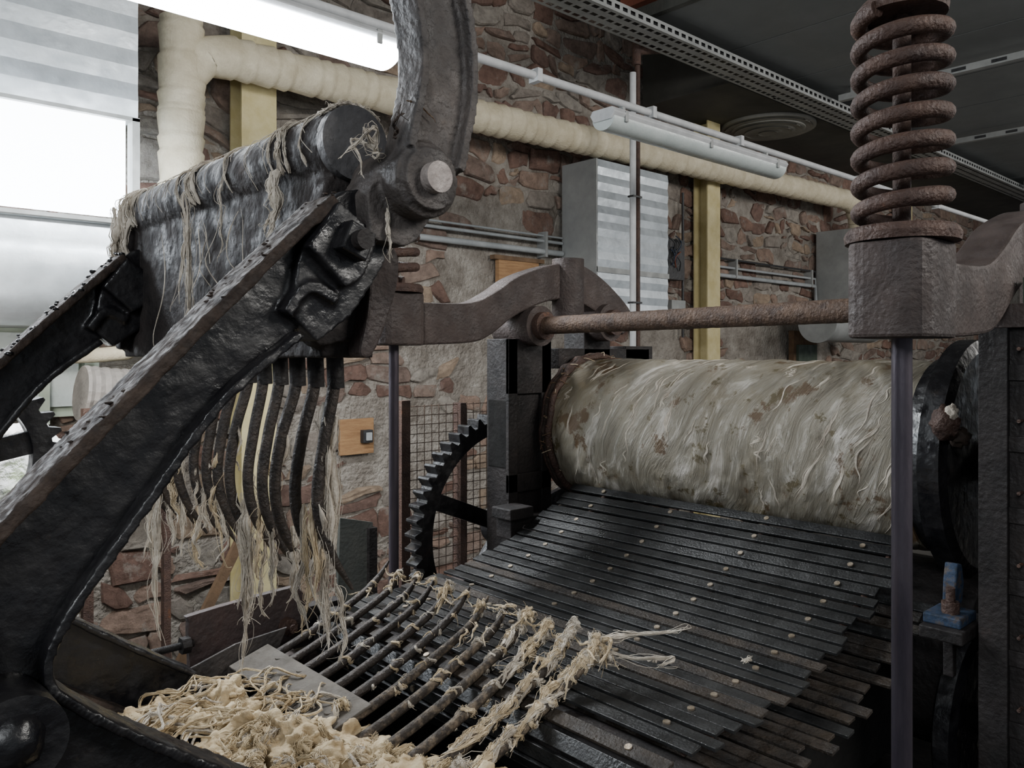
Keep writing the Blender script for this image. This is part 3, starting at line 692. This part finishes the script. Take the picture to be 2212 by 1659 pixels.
for k in range(14):
    y=1.05+k*.0577; dx=R.uniform(-.006,.006)
    P=cat([(.612,y,1.77),(.608,y,1.70),(.588+dx,y,1.62),(.578+dx,y,1.54),(.594+dx,y,1.472),(.636+dx,y,1.40)],8); HT.append(P)
    b.tube(P,lambda t:.0095*(1-.15*t) if t<.8 else .0081*(1-(t-.8)*3.6),tinem,12)
    b.cyl((.61,y,1.75),(.612,y,1.70),.0125,iron,12)
b.done(rake)
b=B('lower_tines'); LT=[]
for k in range(12):
    y=1.05+k*.0665; e=R.uniform(-.006,.008)
    P=cat([(.74,y,1.005),(.85,y,1.035),(.95,y,1.068),(1.05,y,1.108),(1.125,y,1.142+e*.5),(1.165,y,1.17+e),(1.195,y,1.205+e)],8); LT.append(P)
    b.tube(P,lambda t:.0105*(1-.2*t) if t<.8 else .0086*(1-(t-.8)*3.6),tineclay if k<6 else tinem,12)
b.done(rake)
b=B('tine_carrier')
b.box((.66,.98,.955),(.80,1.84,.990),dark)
b.box((.775,1.36,1.043),(.875,1.81,1.049),platem,ry=-.29)
for y in (1.42,1.52,1.62,1.72):
    for x in (.81,.855): b.lathe((x,y,1.047+(x-.825)*.29),[(0,.008),(.003,.008)],'Z',platem,16)
b.prism([(.50,.93),(.64,1.03),(.80,1.075),(.93,1.085),(.90,1.02),(.70,.95),(.60,.90)],1.825,1.832,irongrey)
b.done(rake,bevel=.002)

# ------------------------------------------------------------------ wool
w=B('wool_on_rake')
def ring(y,a0,a1,r,m=woolw,dy=.03):
    pts=[];ph=R.random()*40
    for i in range(6):
        t=i/5;a=a0+(a1-a0)*t; pts.append((.60-.0545*math.cos(a),y+.02*nz(ph,t*2,0)+dy*t,2.043+.0545*math.sin(a)))
    strand(w,pts,r,m,.001,1,4)
for y,r in ((1.03,.004),(1.09,.009),(1.12,.006),(1.28,.003),(1.42,.008),(1.45,.006),(1.5,.004),(1.74,.008),(1.78,.012),(1.80,.012)): ring(y,-.6,2.2,r)
for y in (1.10,1.43,1.76,1.79,1.81): ring(y,-.6,1.8,.012)
for k in range(30):
    P=[];y=R.uniform(1.0,1.82);a0=R.uniform(-.8,.5);a1=R.uniform(1.2,2.5);ph=R.random()*40
    for i in range(14):
        t=i/13;a=a0+(a1-a0)*t;P.append((.60-.0555*math.cos(a),y+.06*nz(ph,t*2,0)+.03*t,2.043+.0555*math.sin(a)))
    w.tube(P,.0006,woolw,4)
for k in range(22):
    a=R.uniform(.9,2.4); p=V((.60-.055*math.cos(a),.985,2.043+.055*math.sin(a))); c=V((.60-.055*math.cos(a+.35),.985,2.043+.055*math.sin(a+.35))); strand(w,[p+V((0,.03,0)),p,c],.006,woolw,.004,1)
def hang(x,y,z,L,r,m=woolw,thin=2,sway=.01):
    strand(w,[(x,y,z),(x+R.uniform(-1,1)*sway*.5,y+R.uniform(-1,1)*sway,z-L*.35),(x+R.uniform(-1,1)*sway,y+R.uniform(-1,1)*sway,z-L*.7),(x+R.uniform(-1,1)*sway,y+R.uniform(-1,1)*sway,z-L)],r,m,.008,thin)
hang(.545,1.80,2.05,.26,.016); hang(.54,1.83,2.06,.20,.018); hang(.545,1.77,2.04,.17,.012); hang(.54,1.81,2.05,.22,.016); hang(.54,1.44,2.03,.28,.009); hang(.545,1.46,2.04,.20,.006); hang(.545,1.30,2.03,.12,.003); hang(.545,1.10,2.02,.12,.009); hang(.545,1.12,2.02,.09,.007)
hang(.60,.90,2.0,.13,.005)
for k in range(8): hang(.55,R.uniform(1.0,1.8),1.98,R.uniform(.1,.3),.0007,thin=0,sway=.03)
for k in range(4):
    p=V((.585,.90,2.015)); strand(w,[p,p+V((R.uniform(-.03,.02),R.uniform(-.02,.01),R.uniform(-.04,.03))),p+V((R.uniform(-.05,.02),R.uniform(-.02,.02),R.uniform(-.06,.02)))],.004,woolw,.01,1)
strand(w,[(.61,.868,2.08),(.63,.866,2.075),(.655,.866,2.062)],.002,plankm,.002,1); strand(w,[(.60,.87,2.03),(.59,.865,2.045),(.60,.865,2.06)],.003,greasebrown,.01,2)
for i,P in enumerate(HT):
    for k in range(2 if i%3 else 3):
        j=R.randint(14,36); p=P[j]; hang(p.x+R.uniform(-.006,.008),p.y+R.uniform(-.006,.006),p.z+.02,R.uniform(.07,.20),R.uniform(.005,.012),wool if R.random()<.2 else woolw,1,.010)
hang(.60,1.06,1.68,.34,.017,woolw,3,.010); hang(.61,1.055,1.66,.28,.016,woolw,3,.010); hang(.60,1.07,1.60,.28,.013); hang(.605,1.065,1.55,.24,.012)
hang(.60,1.32,1.56,.26,.016,woolw,3,.010); hang(.60,1.34,1.5,.30,.009); hang(.61,1.34,1.44,.16,.013)
hang(.59,1.72,1.52,.36,.009); hang(.60,1.62,1.55,.2,.013); hang(.6,1.78,1.55,.2,.017);hang(.6,1.8,1.5,.2,.014); hang(.6,1.68,1.5,.14,.014)
hang(.62,1.06,1.42,.13,.008)
w.done(rake,recalc=False)
w=B('wool_on_tines')
for i,P in enumerate(LT):
    nn= 12 if i<4 else 7
    for k in range(nn):
        j=R.randint(14,46); a=R.random()*6; q=[]
        for s in range(6):
            an=a+s*1.0; pp=P[min(len(P)-1,j+s//2)]; q.append(pp+V((0,math.cos(an)*.0105,math.sin(an)*.0105)))
        strand(w,q,R.uniform(.005,.011) if i<4 else R.uniform(.003,.007),wool if R.random()<.5 else woolw,.002,1,n=4)
    for k in range(2):
        j=R.randint(28,48); p=P[min(j,len(P)-1)]; strand(w,[p,p+V((R.uniform(-.03,.01),R.uniform(-.03,.03),R.uniform(-.005,.005))),p+V((R.uniform(-.07,.0),R.uniform(-.06,.06),R.uniform(-.03,.0)))],.005,wool,.008,1)
for i,js in ((0,(46,42,38,33,28,23,18,14,11)),(1,(46,43,36,28,22,16)),(2,(44,36,30)),(3,(46,38)),(5,(45,)),(7,(44,))):
    for j in js:
        p=LT[i][min(j,48)]; q=LT[i][max(0,j-6)]
        for k in range(5 if i<2 else 3):
            o1=V((R.uniform(-.01,.01),R.uniform(-.012,.012),R.uniform(-.006,.014))); o2=V((R.uniform(-.02,.0),R.uniform(-.018,.018),R.uniform(-.016,.012)))
            strand(w,[p+o1,p.lerp(q,.5)+o1*.5+V((0,R.uniform(-.01,.01),.008)),q+o2],R.uniform(.008,.014),R.choice([wool,woolw,wool]),.005,1,5)
for k in range(11):
    a=LT[k][46]; c=LT[k+1][44]; strand(w,[a,a.lerp(c,.5)+V((-.01,0,R.uniform(-.02,.0))),c],.003,wool,.008,1)
t0=LT[0][46]
strand(w,[t0,t0+V((.05,-.03,.0)),t0+V((.10,-.09,.01)),V((1.32,.925,1.215))],.008,woolw,.006,2)
strand(w,[t0+V((-.02,0,-.02)),t0+V((.03,-.06,-.03)),t0+V((.08,-.12,-.03)),V((1.22,.93,1.17))],.008,woolw,.006,2)
for k in range(10): strand(w,[LT[0][44],LT[0][44]+V((R.uniform(-.03,.03),R.uniform(-.04,.02),R.uniform(-.03,.01))),LT[0][44]+V((R.uniform(-.05,.05),R.uniform(-.06,.03),R.uniform(-.06,.0)))],.008,R.choice([wool,woolw]),.008,1)
for c in ((1.30,1.0,1.137),(1.42,.86,1.145)):
    for k in range(4): c_=V(c); strand(w,[c_+V((R.uniform(-.012,.012),R.uniform(-.012,.012),0)),c_+V((0,0,.006)),c_+V((R.uniform(-.012,.012),R.uniform(-.012,.012),0))],.004,woolw,.004,1)
w.done(rake,recalc=False)
def pile_z(x,y): return .988+.045*math.sin(max(0,min(1,(x-.36)/.58))*pi)+.026*nz(x*9,y*9,0)+.012*nz(x*24,y*24,4)+.03*max(0,1.25-y)/.3*max(0,(x-.5))/.4
def inpile(x,y):
    if y>1.35 and x>.80-(y-1.35)*.3: return False
    return not (x>.84 and y>1.12)
pile=empty('wool_pile')
w=B('matted_wool')
for k in range(190):
    x=R.uniform(.38,.90); y=R.uniform(.88,1.70)
    if not inpile(x,y): continue
    w.blob((x,y,pile_z(x,y)-.006),R.uniform(.022,.05),wooly,(R.uniform(.8,1.5),R.uniform(.8,1.5),R.uniform(.5,.8)),.9,6,3)
w.done(pile,remesh=.0035,disp=.020,dscale=.03)
w=B('loose_locks')
for k in range(420):
    x=R.uniform(.38,.90); y=R.uniform(.90,1.72)
    if x>.84 and y>1.12: continue
    z=pile_z(x,y)+.016
    if y>1.36 and x>.77: z=max(z,1.05+(x-.825)*.29+.006)
    if y>1.5 and x>.80 and R.random()<.6: continue
    d=R.uniform(-1.5,1.9); L_=R.uniform(.025,.07); r=R.uniform(.007,.020)
    if y>1.42: d=R.uniform(-.2,.3); L_*=2.2; r*=.4
    p=V((x,y,z)); D=V((math.cos(d),math.sin(d),0))*L_; C=V((-math.sin(d),math.cos(d),0))*L_*R.uniform(-.5,.5)
    strand(w,[p-D*.5+V((0,0,-.012)),p-D*.2+C+V((0,0,.002)),p+D*.15-C*.6+V((0,0,R.uniform(-.004,.006))),p+D*.5+V((0,0,-.014))],r,R.choice([wooly,wool,wooly,wooly,woolw]),.010,0,5,1.1,.7,1.15)
w.done(pile,recalc=False)

# ------------------------------------------------------------------ light
def area(name,loc,target,sx,sy,power,col):
    l=bpy.data.lights.new(name,'AREA'); l.shape='RECTANGLE'; l.size=sx; l.size_y=sy; l.energy=power; l.color=col
    o=bpy.data.objects.new(name,l); bpy.context.scene.collection.objects.link(o); o.location=loc
    o.rotation_euler=(V(target)-V(loc)).to_track_quat('-Z','Y').to_euler(); return o
area('lamp_light',(1.04,2.675,2.84),(1.04,2.675,0),1.5,.12,64,(.93,.97,1))
area('glare_panel_light',(0.,3.55,2.5),(.8,1.0,1.4),2.0,.45,60,(.85,.92,1))  # added light in front of the duct glare panel, no window there
area('rear_fill_light',(-2.2,-.8,3.4),(1.8,1.8,1.4),1.8,1.4,84,(.93,.97,1))  # added fill from behind the camera, no window built there
area('side_fill_light',(3.0,-2.5,3.6),(4.2,4.4,2.0),2.0,1.0,155,(1,.97,.92))  # added fill that keeps the back wall bright
area('far_fill_light',(9,-1,3.6),(8,4.4,2.0),3,1.2,120,(1,.97,.93))  # unseen fill aimed at the far end of the wall
area('low_fill_light',(.3,3.2,1.9),(1.3,4.4,.9),.5,.5,11,(1,.94,.86))  # unseen fill aimed at the lower left of the wall
wd=bpy.data.worlds.new('world'); bpy.context.scene.world=wd; wd.use_nodes=True
wd.node_tree.nodes['Background'].inputs[0].default_value=(.80,.86,.92,1); wd.node_tree.nodes['Background'].inputs[1].default_value=.32

cam=bpy.data.cameras.new('camera'); co=bpy.data.objects.new('camera',cam); bpy.context.scene.collection.objects.link(co)
co.location=(0,0,1.75); co.rotation_euler=(pi/2,0,math.radians(-42.5)); cam.sensor_width=36; cam.lens=28.48; cam.shift_y=-.02916; cam.clip_start=.02
bpy.context.scene.camera=co
